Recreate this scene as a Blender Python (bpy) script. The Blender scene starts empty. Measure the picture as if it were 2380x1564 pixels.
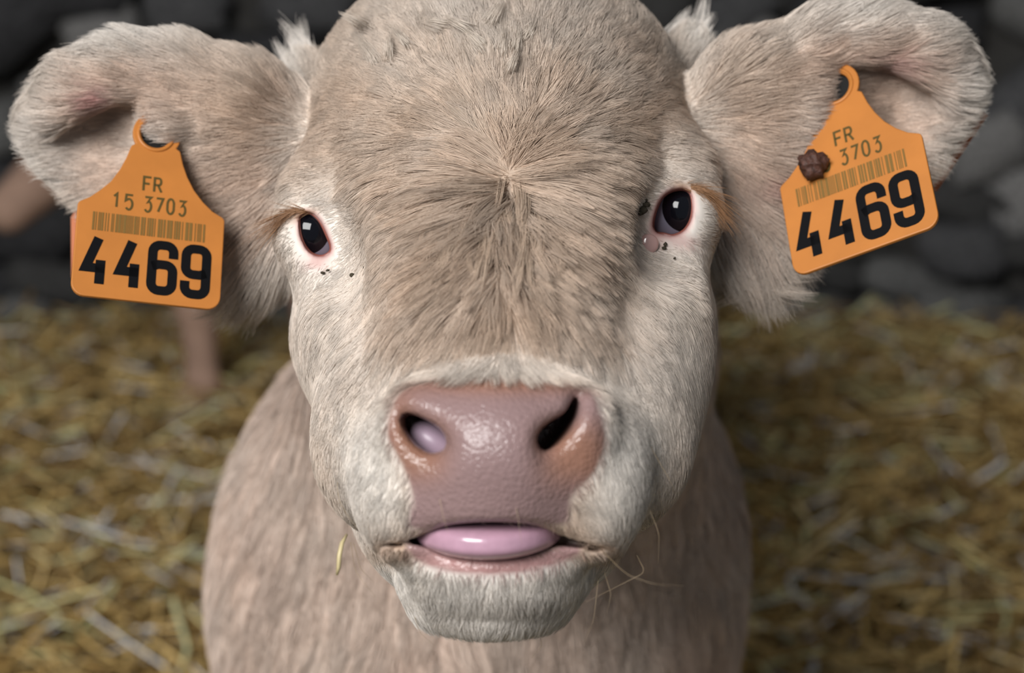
import bpy, bmesh, math, random
import numpy as np
from mathutils import Vector, Matrix, kdtree

# ------------------------------------------------------------------ camera, world, light
random.seed(7)
rng = np.random.default_rng(7)
scene = bpy.context.scene
COL = scene.collection

W, H, LENS = 2380, 1564, 70.0
F = W * LENS / 36.0                      # focal length in photo pixels
CAM = np.array([0.0, 0.0, 0.85])
PITCH = math.radians(13.1)
RIGHT = np.array([1.0, 0.0, 0.0])
UP = np.array([0.0, math.sin(PITCH), math.cos(PITCH)])
FWD = np.array([0.0, math.cos(PITCH), -math.sin(PITCH)])
BASIS = np.stack([RIGHT, UP, FWD])       # rows: camera-frame axes in world space

cam_data = bpy.data.cameras.new('camera')
cam_data.lens = LENS
cam_data.sensor_width = 36.0
cam_data.clip_start = 0.01
cam_data.dof.use_dof = True
cam_data.dof.focus_distance = 0.70
cam_data.dof.aperture_fstop = 9.0
cam = bpy.data.objects.new('camera', cam_data)
COL.objects.link(cam)
cam.location = CAM
cam.rotation_euler = (math.pi / 2 - PITCH, 0, 0)
scene.camera = cam

world = bpy.data.worlds.new('world')
scene.world = world
world.use_nodes = True
bg = world.node_tree.nodes['Background']
bg.inputs[0].default_value = (0.80, 0.90, 1.0, 1)
bg.inputs[1].default_value = 0.25


def area_light(name, loc, target, sx, sy, power, color):
    d = bpy.data.lights.new(name, 'AREA')
    d.shape = 'RECTANGLE'
    d.size, d.size_y = sx, sy
    d.energy = power
    d.color = color
    o = bpy.data.objects.new(name, d)
    COL.objects.link(o)
    o.location = loc
    v = Vector(target) - Vector(loc)
    o.rotation_euler = v.to_track_quat('-Z', 'Y').to_euler()
    return o


# daylight through the open barn front behind and left of the photographer (mirrored in the calf's eyes)
area_light('doorway_daylight_offscreen', (-1.40, -2.05, 2.50), (0.0, 0.85, 0.60), 1.9, 1.47, 204, (1.0, 0.985, 0.97))

scene.cycles_curves.subdivisions = 1
scene.cycles.use_light_tree = False
scene.cycles.adaptive_threshold = 0.05
scene.cycles.max_bounces = 3
scene.cycles.diffuse_bounces = 2
scene.cycles.glossy_bounces = 2
scene.cycles.transmission_bounces = 3
scene.view_settings.view_transform = 'Standard'
scene.view_settings.look = 'None'
scene.view_settings.exposure = -0.1
scene.view_settings.gamma = 1.0
scene.view_settings.use_curve_mapping = False


# ------------------------------------------------------------------ helpers
def C(px, py, d):
    """photo pixel + depth along the lens axis -> camera-frame point (metres)"""
    return np.array([(px - W / 2) / F * d, (H / 2 - py) / F * d, d])


def to_world(p):
    p = np.asarray(p, dtype=float)
    return p @ BASIS + CAM


def to_cam(p):
    return (np.asarray(p, dtype=float) - CAM) @ BASIS.T


def pix(p):
    return W / 2 + p[..., 0] / p[..., 2] * F, H / 2 - p[..., 1] / p[..., 2] * F


def srgb(r, g, b):
    f = lambda c: c / 12.92 if c <= 0.04045 else ((c + 0.055) / 1.055) ** 2.4
    return np.array([f(r / 255), f(g / 255), f(b / 255)])


def mesh_object(name, verts, faces, mat=None, parent=None, smooth=True):
    me = bpy.data.meshes.new(name)
    me.from_pydata([tuple(v) for v in verts], [], [tuple(f) for f in faces])
    if smooth:
        me.polygons.foreach_set('use_smooth', [True] * len(me.polygons))
    if mat:
        me.materials.append(mat)
    me.update()
    o = bpy.data.objects.new(name, me)
    COL.objects.link(o)
    if parent:
        o.parent = parent
    return o


def tag(o, label=None, cat=None, group=None, kind=None):
    if label: o['label'] = label
    if cat: o['category'] = cat
    if group: o['group'] = group
    if kind: o['kind'] = kind
    return o


def empty(name, loc=(0, 0, 0)):
    o = bpy.data.objects.new(name, None)
    COL.objects.link(o)
    o.location = loc
    return o


def tube(path, radii, seg=8, cap=True):
    """swept round tube along a polyline; returns verts, faces"""
    path = np.asarray(path, float)
    n = len(path)
    radii = np.broadcast_to(np.asarray(radii, float), (n,))
    tang = np.gradient(path, axis=0)
    tang /= np.linalg.norm(tang, axis=1)[:, None] + 1e-12
    ref = np.array([0, 0, 1.0]) if abs(tang[0][2]) < 0.9 else np.array([1.0, 0, 0])
    a = np.cross(tang[0], ref); a /= np.linalg.norm(a)
    V, Fc = [], []
    for i in range(n):
        a = a - tang[i] * a.dot(tang[i]); a /= np.linalg.norm(a)
        b = np.cross(tang[i], a)
        for k in range(seg):
            t = 2 * math.pi * k / seg
            V.append(path[i] + radii[i] * (math.cos(t) * a + math.sin(t) * b))
    for i in range(n - 1):
        for k in range(seg):
            k2 = (k + 1) % seg
            Fc.append((i * seg + k, i * seg + k2, (i + 1) * seg + k2, (i + 1) * seg + k))
    if cap:
        Fc.append(tuple(range(seg))[::-1]); Fc.append(tuple((n - 1) * seg + k for k in range(seg)))
    return V, Fc


# ------------------------------------------------------------------ materials
def new_mat(name):
    m = bpy.data.materials.new(name)
    m.use_nodes = True
    nt = m.node_tree
    return m, nt, nt.nodes['Principled BSDF']


def simple_mat(name, color, rough=0.6, spec=0.5, noise=None, bump=None, coat=0.0, noise_amt=0.25):
    m, nt, b = new_mat(name)
    b.inputs['Base Color'].default_value = (*color, 1)
    b.inputs['Roughness'].default_value = rough
    b.inputs['Specular IOR Level'].default_value = spec
    b.inputs['Coat Weight'].default_value = coat
    b.inputs['Coat Roughness'].default_value = 0.08
    if noise or bump:
        tc = nt.nodes.new('ShaderNodeTexCoord')
    if noise:
        n = nt.nodes.new('ShaderNodeTexNoise'); n.inputs['Scale'].default_value = noise; n.inputs['Detail'].default_value = 6
        nt.links.new(tc.outputs['Object'], n.inputs['Vector'])
        r = nt.nodes.new('ShaderNodeMapRange')
        r.inputs[1].default_value = 0.3; r.inputs[2].default_value = 0.7
        r.inputs[3].default_value = 1 - noise_amt; r.inputs[4].default_value = 1 + noise_amt
        nt.links.new(n.outputs[0], r.inputs[0])
        mx = nt.nodes.new('ShaderNodeVectorMath'); mx.operation = 'SCALE'
        mx.inputs[0].default_value = tuple(color)
        nt.links.new(r.outputs[0], mx.inputs['Scale'])
        nt.links.new(mx.outputs[0], b.inputs['Base Color'])
    if bump:
        n2 = nt.nodes.new('ShaderNodeTexNoise'); n2.inputs['Scale'].default_value = bump[0]; n2.inputs['Detail'].default_value = 5
        nt.links.new(tc.outputs['Object'], n2.inputs['Vector'])
        bp = nt.nodes.new('ShaderNodeBump'); bp.inputs['Strength'].default_value = bump[1]; bp.inputs['Distance'].default_value = bump[2]
        nt.links.new(n2.outputs[0], bp.inputs['Height'])
        nt.links.new(bp.outputs[0], b.inputs['Normal'])
    return m


def attr_mat(name, attr='col', rough=0.7, spec=0.2):
    m, nt, b = new_mat(name)
    a = nt.nodes.new('ShaderNodeAttribute'); a.attribute_name = attr
    nt.links.new(a.outputs['Color'], b.inputs['Base Color'])
    b.inputs['Roughness'].default_value = rough
    b.inputs['Specular IOR Level'].default_value = spec
    return m


M_stone = []
for i, c in enumerate([(0.10, 0.10, 0.104), (0.17, 0.17, 0.166), (0.05, 0.05, 0.053), (0.25, 0.245, 0.24), (0.07, 0.069, 0.068)]):
    M_stone.append(simple_mat('stone_%d' % i, c, 0.85, 0.2, noise=9, bump=(30, 0.6, 0.01), noise_amt=0.5))
M_mortar = simple_mat('dark_mortar', (0.05, 0.048, 0.045), 0.95, 0.1, noise=6, bump=(40, 0.7, 0.01))
M_ground = simple_mat('trodden_litter', (0.06, 0.045, 0.022), 0.95, 0.1, noise=14, bump=(60, 0.8, 0.01), noise_amt=0.5)
M_plaster = simple_mat('grey_limewash', (0.12, 0.12, 0.115), 0.9, 0.2, noise=3, bump=(20, 0.4, 0.01))
M_beam = simple_mat('old_timber', (0.07, 0.05, 0.036), 0.85, 0.2, noise=8, bump=(40, 0.5, 0.005))
M_straw = attr_mat('straw_stalks', 'col', 0.45, 0.5)

# ------------------------------------------------------------------ the barn
WALL_Y = 3.72


def grid_plane(name, fn, nx, ny, mat):
    V = [fn(i / nx, j / ny) for j in range(ny + 1) for i in range(nx + 1)]
    Fc = [(j * (nx + 1) + i, j * (nx + 1) + i + 1, (j + 1) * (nx + 1) + i + 1, (j + 1) * (nx + 1) + i)
          for j in range(ny) for i in range(nx)]
    return mesh_object(name, V, Fc, mat)


def snoise(x, y, s=0.0):
    return (np.sin(x * 1.7 + 1.3 * np.sin(y * 1.1 + s) + s) + np.sin(y * 2.3 + 1.7 * np.sin(x * 0.9 + 2 * s) + 1.3 * s)
            + 0.5 * np.sin(x * 4.1 + y * 3.3 + s)) / 2.5


def ground_z(x, y):
    return 0.018 * snoise(x * 2.6, y * 2.9, 0.4) + 0.010 * snoise(x * 7.0, y * 6.1, 2.0) + 0.03 * np.clip((y - 3.2) / 0.5, 0, 1)


floor = grid_plane('floor', lambda a, b: (-2.6 + 5.2 * a, -1.2 + (WALL_Y + 1.3) * b,
                                          float(ground_z(np.float64(-2.6 + 5.2 * a), np.float64(-1.2 + (WALL_Y + 1.3) * b))) - 0.02), 80, 76, M_ground)
tag(floor, 'dark trodden litter under the straw bedding', 'floor', kind='structure')


def box_mesh(name, x0, x1, y0, y1, z0, z1, mat, parent=None):
    V = [(x, y, z) for x in (x0, x1) for y in (y0, y1) for z in (z0, z1)]
    Fc = [(0, 1, 3, 2), (4, 6, 7, 5), (0, 4, 5, 1), (2, 3, 7, 6), (0, 2, 6, 4), (1, 5, 7, 3)]
    return mesh_object(name, V, Fc, mat, parent, smooth=False)


wall_back = box_mesh('wall_back', -2.6, 2.6, WALL_Y + 0.05, WALL_Y + 0.4, -0.05, 2.7, M_mortar)
tag(wall_back, 'dark rubble stone wall at the back of the barn', 'wall', kind='structure')
wall_right = box_mesh('wall_right', 2.6, 2.85, -1.2, WALL_Y + 0.4, -0.05, 2.7, M_plaster)
tag(wall_right, 'dark limewashed side wall of the barn, on the calf\'s left', 'wall', kind='structure')
wall_left = box_mesh('wall_left', -2.85, -2.6, -1.2, WALL_Y + 0.4, -0.05, 2.7, M_plaster)
tag(wall_left, 'dark limewashed side wall of the barn, on the calf\'s right', 'wall', kind='structure')
ceiling = box_mesh('ceiling', -2.85, 2.85, 0.2, WALL_Y + 0.4, 2.7, 2.8, M_beam)
tag(ceiling, 'dark timber ceiling of the barn', 'ceiling', kind='structure')

# stones of the back wall, each one its own piece
stone_meshes = []
for k in range(10):
    bm = bmesh.new()
    bmesh.ops.create_cube(bm, size=2.0)
    bmesh.ops.subdivide_edges(bm, edges=bm.edges[:], cuts=2, use_grid_fill=True)
    for v in bm.verts:
        p = v.co
        q = p.normalized() * 1.25
        v.co = p.lerp(q, 0.25)
        v.co += Vector((random.uniform(-.22, .22), random.uniform(-.22, .22), random.uniform(-.22, .22)))
    me = bpy.data.meshes.new('stone')
    bm.to_mesh(me); bm.free()
    me.polygons.foreach_set('use_smooth', [True] * len(me.polygons))
    me.materials.append(M_stone[k % 5])
    stone_meshes.append(me)
placed = []
tries = 0
while len(placed) < 250 and tries < 20000:
    tries += 1
    x, z = random.uniform(-1.8, 1.8), random.uniform(0.0, 1.5)
    r = random.choice((0.055, 0.07, 0.085, 0.105, 0.13))
    if any((x - a) ** 2 + (1.35 * (z - b)) ** 2 < (0.80 * (r + c)) ** 2 for a, b, c in placed):
        continue
    placed.append((x, z, r))
    o = bpy.data.objects.new('stone', random.choice(stone_meshes))
    COL.objects.link(o)
    o.parent = wall_back
    o.location = (x, WALL_Y + 0.05 + random.uniform(-0.02, 0.02), z)
    o.scale = (r * random.uniform(0.8, 1.35), 0.04 + 0.35 * r, r * random.uniform(0.5, 0.8))
    o.rotation_euler = (random.uniform(-.1, .1), random.uniform(-.6, .6), random.uniform(-.15, .15))


# straw bedding: tens of thousands of stalks, one heap
def build_straw():
    n = 60000
    x = rng.uniform(-1.9, 1.9, n)
    y = 0.5 + (WALL_Y - 0.70) * rng.random(n) ** 0.9
    base = ground_z(x, y)
    z = base + rng.random(n) ** 1.5 * 0.065
    L = rng.uniform(0.03, 0.12, n) * np.where(rng.random(n) < 0.10, 1.8, 1)
    r = rng.uniform(0.0018, 0.0042, n)
    yaw = rng.uniform(0, 2 * np.pi, n)
    tilt = rng.normal(0, 0.30, n)
    d = np.stack([np.cos(yaw) * np.cos(tilt), np.sin(yaw) * np.cos(tilt), np.sin(tilt)], 1)
    c = np.stack([x, y, z + 0.006], 1)
    side = np.stack([-np.sin(yaw), np.cos(yaw), np.zeros(n)], 1)
    upv = np.cross(d, side)
    bend = rng.normal(0, 0.08, n) * L
    V = np.zeros((n, 9, 3))
    for i, s in enumerate((-0.5, 0.0, 0.5)):
        ctr = c + d * (L * s)[:, None] + side * (bend * (1 - 4 * s * s))[:, None]
        for k in range(3):
            t = 2 * np.pi * k / 3
            V[:, i * 3 + k] = ctr + (np.cos(t) * side + np.sin(t) * upv * 0.7) * r[:, None]
    V = V.reshape(-1, 3)
    quad = []
    for i in range(2):
        for k in range(3):
            quad.append((i * 3 + k, i * 3 + (k + 1) % 3, (i + 1) * 3 + (k + 1) % 3, (i + 1) * 3 + k))
    quad = np.array(quad)
    Fc = (quad[None] + 9 * np.arange(n)[:, None, None]).reshape(-1, 4)
    me = bpy.data.meshes.new('straw_bedding')
    me.vertices.add(len(V)); me.vertices.foreach_set('co', V.ravel())
    me.loops.add(Fc.size); me.loops.foreach_set('vertex_index', Fc.ravel())
    me.polygons.add(len(Fc)); me.polygons.foreach_set('loop_start', np.arange(0, Fc.size, 4))
    me.polygons.foreach_set('use_smooth', np.ones(len(Fc), bool))
    pal = np.stack([srgb(184, 160, 108), srgb(148, 124, 78), srgb(212, 196, 150), srgb(112, 90, 54), srgb(240, 236, 218)])
    w = rng.choice(5, n, p=[.28, .28, .15, .22, .07])
    colr = pal[w] * rng.uniform(1.15, 2.0, n)[:, None]
    colr = np.clip(colr * np.array([1.0, 0.95, 0.87]), 0, 0.9)
    colr = np.repeat(colr, 9, 0)
    at = me.color_attributes.new('col', 'FLOAT_COLOR', 'POINT')
    at.data.foreach_set('color', np.concatenate([colr, np.ones((len(colr), 1))], 1).ravel())
    me.materials.append(M_straw)
    me.update(); me.validate()
    o = bpy.data.objects.new('straw_bedding', me)
    COL.objects.link(o)
    tag(o, 'loose golden straw bedding covering the barn floor', 'straw', kind='stuff')


build_straw()


# ------------------------------------------------------------------ signed distance modelling of animals
class Ell:
    def __init__(s, c, r, k=0.01, rot=None, grp='head'):
        s.c, s.r, s.k, s.grp = np.asarray(c, float), np.asarray(r, float), k, grp
        s.R = np.eye(3) if rot is None else np.asarray(rot, float)

    def __call__(s, P):
        q = (P - s.c) @ s.R
        k0 = np.sqrt(((q / s.r) ** 2).sum(-1))
        k1 = np.sqrt(((q / s.r ** 2) ** 2).sum(-1)) + 1e-9
        return k0 * (k0 - 1) / k1


class Cone:
    """round cone a->b"""
    def __init__(s, a, b, ra, rb, k=0.01, grp='head', flat=None):
        s.a, s.b, s.ra, s.rb, s.k, s.grp = np.asarray(a, float), np.asarray(b, float), ra, rb, k, grp

    def __call__(s, P):
        ba = s.b - s.a
        h = np.clip(((P - s.a) @ ba) / ba.dot(ba), 0, 1)
        return np.linalg.norm(P - s.a - h[..., None] * ba, axis=-1) - (s.ra + (s.rb - s.ra) * h)


def poly_sdf(px, py, poly):
    """2-D signed distance to a polygon, pixels"""
    poly = np.asarray(poly, float)
    d = np.full(px.shape, 1e18)
    sgn = np.ones(px.shape)
    n = len(poly)
    for i in range(n):
        a = poly[i]; b = poly[i - 1]
        e = b - a
        wx, wy = px - a[0], py - a[1]
        t = np.clip((wx * e[0] + wy * e[1]) / (e @ e), 0, 1)
        d = np.minimum(d, (wx - e[0] * t) ** 2 + (wy - e[1] * t) ** 2)
        c1 = py >= a[1]; c2 = py < b[1]; c3 = e[0] * wy > e[1] * wx
        flip = (c1 & c2 & c3) | (~c1 & ~c2 & ~c3)
        sgn = np.where(flip, -sgn, sgn)
    return sgn * np.sqrt(d)


def spline_closed(pts, n=8):
    """Catmull-Rom through a closed polygon"""
    P = np.asarray(pts, float)
    out = []
    m = len(P)
    for i in range(m):
        p0, p1, p2, p3 = P[i - 1], P[i], P[(i + 1) % m], P[(i + 2) % m]
        for t in np.arange(n) / n:
            out.append(0.5 * (2 * p1 + (p2 - p0) * t + (2 * p0 - 5 * p1 + 4 * p2 - p3) * t * t + (3 * p1 - p0 - 3 * p2 + p3) * t ** 3))
    return np.array(out)


class Prism:
    """pixel outline swept between two depths"""
    def __init__(s, poly, d0, d1, k=0.002, grp='head', slant=(0, 0)):
        s.poly, s.d0, s.d1, s.k, s.grp, s.slant = np.asarray(poly, float), d0, d1, k, grp, slant
        c = s.poly.mean(0)
        s.c = C(c[0], c[1], (d0 + d1) / 2)

    def __call__(s, P):
        px, py = pix(P)
        px = px - s.slant[0] * (P[..., 2] - 0.602); py = py - s.slant[1] * (P[..., 2] - 0.602)
        d2 = poly_sdf(px, py, s.poly) * P[..., 2] / F
        return np.maximum(d2, np.maximum(s.d0 - P[..., 2], P[..., 2] - s.d1))


class Sheet:
    """ear pinna: outlined sheet whose mid-depth is a function of the pixel"""
    def __init__(s, poly, mid, half, rnd, k=0.01, grp='ear'):
        s.poly, s.mid, s.half, s.rnd, s.k, s.grp = np.asarray(poly, float), mid, half, rnd, k, grp

    def __call__(s, P):
        px, py = pix(P)
        a = poly_sdf(px, py, s.poly) * P[..., 2] / F + s.rnd
        b = np.abs(P[..., 2] - s.mid(px, py)) - s.half + s.rnd
        return np.sqrt(np.maximum(a, 0) ** 2 + np.maximum(b, 0) ** 2) + np.minimum(np.maximum(a, b), 0) - s.rnd


def smin(a, b, k):
    h = np.clip(0.5 + 0.5 * (b - a) / k, 0, 1)
    return b + (a - b) * h - k * h * (1 - h)


def sdf_all(P, adds, subs):
    d = np.full(P.shape[:-1], 1e3)
    for q in adds:
        d = smin(d, q(P), q.k)
    for q in subs:
        d = -smin(-d, q(P), q.k)
    return d


def mesh_sdf(adds, subs, xs, ys, zs, B=8):
    """sparse surface nets on a rectilinear grid"""
    nx, ny, nz = len(xs), len(ys), len(zs)
    f32 = np.float32
    G = np.full((nx, ny, nz), 1.0, f32)
    bi = [np.arange(0, n - 1, B) for n in (nx, ny, nz)]
    I, J, K = np.meshgrid(*bi, indexing='ij')
    I, J, K = I.ravel(), J.ravel(), K.ravel()
    lo = np.stack([xs[I], ys[J], zs[K]], 1)
    hi = np.stack([xs[np.minimum(I + B, nx - 1)], ys[np.minimum(J + B, ny - 1)], zs[np.minimum(K + B, nz - 1)]], 1)
    cen = (lo + hi) / 2
    rad = np.linalg.norm(hi - lo, axis=1) / 2
    dc = sdf_all(cen, adds, subs)
    keep = np.abs(dc) < rad * 1.6 + 0.01
    neg = (~keep) & (dc < 0)
    for i, j, k in zip(I[neg], J[neg], K[neg]):
        G[i:i + B + 1, j:j + B + 1, k:k + B + 1] = -1.0
    I, J, K, cen, rad = I[keep], J[keep], K[keep], cen[keep], rad[keep]
    o = np.arange(B + 1)
    di, dj, dk = [a.ravel() for a in np.meshgrid(o, o, o, indexing='ij')]
    ii = np.minimum(I[:, None] + di, nx - 1); jj = np.minimum(J[:, None] + dj, ny - 1); kk = np.minimum(K[:, None] + dk, nz - 1)
    P = np.stack([xs[ii], ys[jj], zs[kk]], -1)
    D = np.full(P.shape[:2], 1e3)
    best = np.full(len(cen), 1e3)
    vals = [q(cen) for q in adds]
    for v in vals:
        best = np.minimum(best, v)
    for q, v in zip(adds, vals):
        s = v < np.maximum(best, 0) + q.k + 2.4 * rad + 0.006
        if s.any():
            D[s] = smin(D[s], q(P[s]), q.k)
    for q in subs:
        s = q(cen) < 2.4 * rad + q.k + 0.006
        if s.any():
            D[s] = -smin(-D[s], q(P[s]), q.k)
    G[ii, jj, kk] = D
    # surface nets
    ins = G < 0
    cube = np.zeros((nx - 1, ny - 1, nz - 1), np.uint8)
    for a in (0, 1):
        for b in (0, 1):
            for c in (0, 1):
                cube += ins[a:nx - 1 + a, b:ny - 1 + b, c:nz - 1 + c]
    act = (cube > 0) & (cube < 8)
    ci, cj, ck = np.nonzero(act)
    idx = np.full(act.shape, -1, np.int32)
    idx[ci, cj, ck] = np.arange(len(ci))
    acc = np.zeros((len(ci), 3)); cnt = np.zeros(len(ci))
    corners = [(a, b, c) for a in (0, 1) for b in (0, 1) for c in (0, 1)]
    ax = (xs, ys, zs)
    for a in range(8):
        for b in range(a + 1, 8):
            ca, cb = corners[a], corners[b]
            if sum(abs(ca[t] - cb[t]) for t in range(3)) != 1:
                continue
            va = G[ci + ca[0], cj + ca[1], ck + ca[2]].astype(float); vb = G[ci + cb[0], cj + cb[1], ck + cb[2]].astype(float)
            m = (va < 0) != (vb < 0)
            t = np.where(m, va / np.where(m, va - vb, 1), 0)
            pa = np.stack([xs[ci + ca[0]], ys[cj + ca[1]], zs[ck + ca[2]]], 1)
            pb = np.stack([xs[ci + cb[0]], ys[cj + cb[1]], zs[ck + cb[2]]], 1)
            acc += np.where(m[:, None], pa + (pb - pa) * t[:, None], 0)
            cnt += m
    V = acc / cnt[:, None]
    faces = []
    for axis in range(3):
        sl0 = [slice(None)] * 3; sl1 = [slice(None)] * 3
        sl0[axis] = slice(0, -1); sl1[axis] = slice(1, None)
        a, b = ins[tuple(sl0)], ins[tuple(sl1)]
        e = a != b
        ei, ej, ek = np.nonzero(e)
        pos = np.stack([ei, ej, ek], 1)
        o1, o2 = [(1, 2), (2, 0), (0, 1)][axis]
        ok = (pos[:, o1] > 0) & (pos[:, o2] > 0) & (pos[:, o1] < act.shape[o1]) & (pos[:, o2] < act.shape[o2])
        pos = pos[ok]
        s = a[pos[:, 0], pos[:, 1], pos[:, 2]]

        def cell(d1, d2):
            q = pos.copy(); q[:, o1] -= d1; q[:, o2] -= d2
            return idx[q[:, 0], q[:, 1], q[:, 2]]
        q = np.stack([cell(1, 1), cell(0, 1), cell(0, 0), cell(1, 0)], 1)
        q[~s] = q[~s][:, ::-1]
        faces.append(q)
    Fc = np.concatenate(faces)
    Fc = Fc[(Fc >= 0).all(1)]
    return V, Fc


def vertex_normals(V, Fc):
    n = np.cross(V[Fc[:, 2]] - V[Fc[:, 0]], V[Fc[:, 3]] - V[Fc[:, 1]])
    N = np.zeros_like(V)
    for k in range(4):
        np.add.at(N, Fc[:, k], n)
    return N / (np.linalg.norm(N, axis=1)[:, None] + 1e-12)


def fast_mesh(name, V, Fc, mat):
    me = bpy.data.meshes.new(name)
    me.vertices.add(len(V)); me.vertices.foreach_set('co', np.ascontiguousarray(V, dtype=np.float32).ravel())
    me.loops.add(Fc.size); me.loops.foreach_set('vertex_index', np.ascontiguousarray(Fc, dtype=np.int32).ravel())
    me.polygons.add(len(Fc)); me.polygons.foreach_set('loop_start', np.arange(0, Fc.size, 4, dtype=np.int32))
    me.polygons.foreach_set('use_smooth', np.ones(len(Fc), bool))
    me.materials.append(mat)
    me.update(); me.validate()
    return me


# ------------------------------------------------------------------ the calf: shapes (camera frame)
A = []      # additive shapes
S = []      # carved shapes


def E(px, py, d, ru, rv, rw, k=0.015, grp='head', rot=None):
    A.append(Ell(C(px, py, d), (ru, rv, rw), k, rot, grp))


def R(a, b, ra, rb, k=0.015, grp='head'):
    A.append(Cone(C(*a), C(*b), ra, rb, k, grp))


def wc(x, y, z):
    return to_cam(np.array([x, y, z]))


# neck, chest and trunk
R((1165, 420, 0.90), (1185, 800, 0.99), 0.074, 0.086, 0.05, 'body')
R((1190, 800, 0.99), (1166, 1150, 1.07), 0.083, 0.104, 0.05, 'body')
E(1108, 1375, 1.13, 0.148, 0.165, 0.15, 0.06, 'body')
E(1150, 1200, 1.20, 0.104, 0.14, 0.14, 0.06, 'body')
bx = C(1110, 1200, 1.2)[0]
worldA = to_world(C(1105, 1250, 1.13))
A.append(Cone(wc(bx + .02, 1.36, 0.48), wc(bx + 0.025, 1.95, 0.50), 0.112, 0.145, 0.06, 'body'))
A.append(Cone(wc(bx, 1.45, 0.58), wc(bx + 0.02, 1.95, 0.58), 0.10, 0.11, 0.06, 'body'))
A.append(Ell(wc(bx + 0.02, 2.02, 0.58), (0.145, 0.15, 0.16), 0.06, None, 'body'))
for sx in (-1, 1):
    x = bx + sx * 0.095
    A.append(Cone(wc(x, 1.20, 0.46), wc(x, 1.19, 0.28), 0.062, 0.034, 0.04, 'body'))
    A.append(Cone(wc(x, 1.19, 0.28), wc(x, 1.20, 0.10), 0.033, 0.023, 0.015, 'body'))
    A.append(Cone(wc(x, 1.20, 0.10), wc(x, 1.16, 0.045), 0.026, 0.028, 0.015, 'body'))
    x = bx + 0.02 + sx * 0.10
    A.append(Cone(wc(x, 2.05, 0.52), wc(x, 2.00, 0.36), 0.10, 0.06, 0.05, 'body'))
    A.append(Cone(wc(x, 2.00, 0.36), wc(x, 2.14, 0.27), 0.055, 0.034, 0.02, 'body'))
    A.append(Cone(wc(x, 2.14, 0.27), wc(x, 2.12, 0.10), 0.032, 0.024, 0.015, 'body'))
    A.append(Cone(wc(x, 2.12, 0.10), wc(x, 2.08, 0.045), 0.026, 0.028, 0.015, 'body'))
A.append(Cone(wc(bx + 0.02, 2.16, 0.66), wc(bx + 0.02, 2.22, 0.50), 0.028, 0.016, 0.03, 'body'))
A.append(Cone(wc(bx + 0.02, 2.22, 0.50), wc(bx + 0.02, 2.22, 0.30), 0.016, 0.013, 0.01, 'body'))

# skull
E(1158, 290, 0.815, 0.078, 0.068, 0.075, 0.02)               # cranium
E(1165, 420, 0.775, 0.072, 0.062, 0.060, 0.02)               # forehead
R((1170, 480, 0.755), (1155, 860, 0.665), 0.052, 0.040, 0.02)  # bridge of the nose
E(1165, 760, 0.785, 0.079, 0.070, 0.075, 0.02)               # cheeks / jaw
R((930, 760, 0.76), (960, 1060, 0.685), 0.035, 0.028, 0.02)   # cheek line, one side
R((1420, 750, 0.76), (1380, 1060, 0.685), 0.035, 0.028, 0.02)
E(1150, 1150, 0.76, 0.055, 0.045, 0.09, 0.02)                 # under-jaw mass
E(955, 700, 0.730, 0.030, 0.038, 0.036, 0.03)
E(1385, 690, 0.730, 0.031, 0.038, 0.037, 0.03)
E(1430, 840, 0.715, 0.022, 0.030, 0.026, 0.03)
E(1448, 965, 0.680, 0.0165, 0.026, 0.025, 0.025)
E(868, 985, 0.680, 0.0145, 0.024, 0.023, 0.025)
# muzzle
E(1158, 1050, 0.652, 0.040, 0.032, 0.050, 0.015)
E(960, 1130, 0.645, 0.0195, 0.026, 0.030, 0.012)             # upper lip pads
E(1365, 1120, 0.645, 0.0195, 0.026, 0.030, 0.012)
E(1158, 1020, 0.6275, 0.0315, 0.022, 0.027, 0.010)           # nose pad
E(1135, 1170, 0.632, 0.026, 0.010, 0.024, 0.010)             # upper lip centre
E(985, 985, 0.620, 0.0125, 0.0125, 0.012, 0.008)             # nostril wings
E(1325, 985, 0.620, 0.0125, 0.0125, 0.012, 0.008)
# lower lip and chin
E(1150, 1325, 0.668, 0.0325, 0.0145, 0.042, 0.010)
E(1140, 1305, 0.640, 0.026, 0.008, 0.018, 0.008)
E(1140, 1372, 0.690, 0.0265, 0.0120, 0.050, 0.016)

# orbits
EYE_L = C(736, 540, 0.751)
EYE_R = C(1574, 490, 0.751)
ER = 0.0136
A.append(Ell(EYE_L, (0.0160,) * 3, 0.016, None, 'head'))
A.append(Ell(EYE_R, (0.0160,) * 3, 0.016, None, 'head'))
E(780, 440, 0.765, 0.017, 0.014, 0.018, 0.016)               # brow ridges
E(1535, 390, 0.765, 0.017, 0.014, 0.018, 0.016)
# poll tufts beside the ear roots
E(718, 190, 0.835, 0.008, 0.011, 0.009, 0.012)
E(1596, 140, 0.835, 0.008, 0.011, 0.009, 0.012)

# ears
EAR_L = spline_closed([(690, 280), (610, 215), (530, 150), (430, 112), (320, 100), (225, 116), (145, 158), (82, 218), (58, 280),
                       (72, 342), (125, 410), (195, 478), (270, 560), (380, 600), (500, 610), (620, 600), (690, 520)], 4)
EAR_R = spline_closed([(1620, 250), (1700, 185), (1790, 105), (1890, 52), (2000, 30), (2105, 38), (2185, 72), (2245, 126), (2268, 190),
                       (2252, 258), (2200, 338), (2138, 420), (2050, 500), (1930, 545), (1800, 580), (1700, 600), (1640, 500)], 4)


def mid_l(px, py):
    return 0.800 + 0.013 * np.exp(-(((px - 215) / 130) ** 2 + ((py - 330) / 130) ** 2)) - 0.018 * np.exp(-((py - 110) / 70) ** 2) * np.clip((620 - px) / 300, 0, 1)


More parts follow.
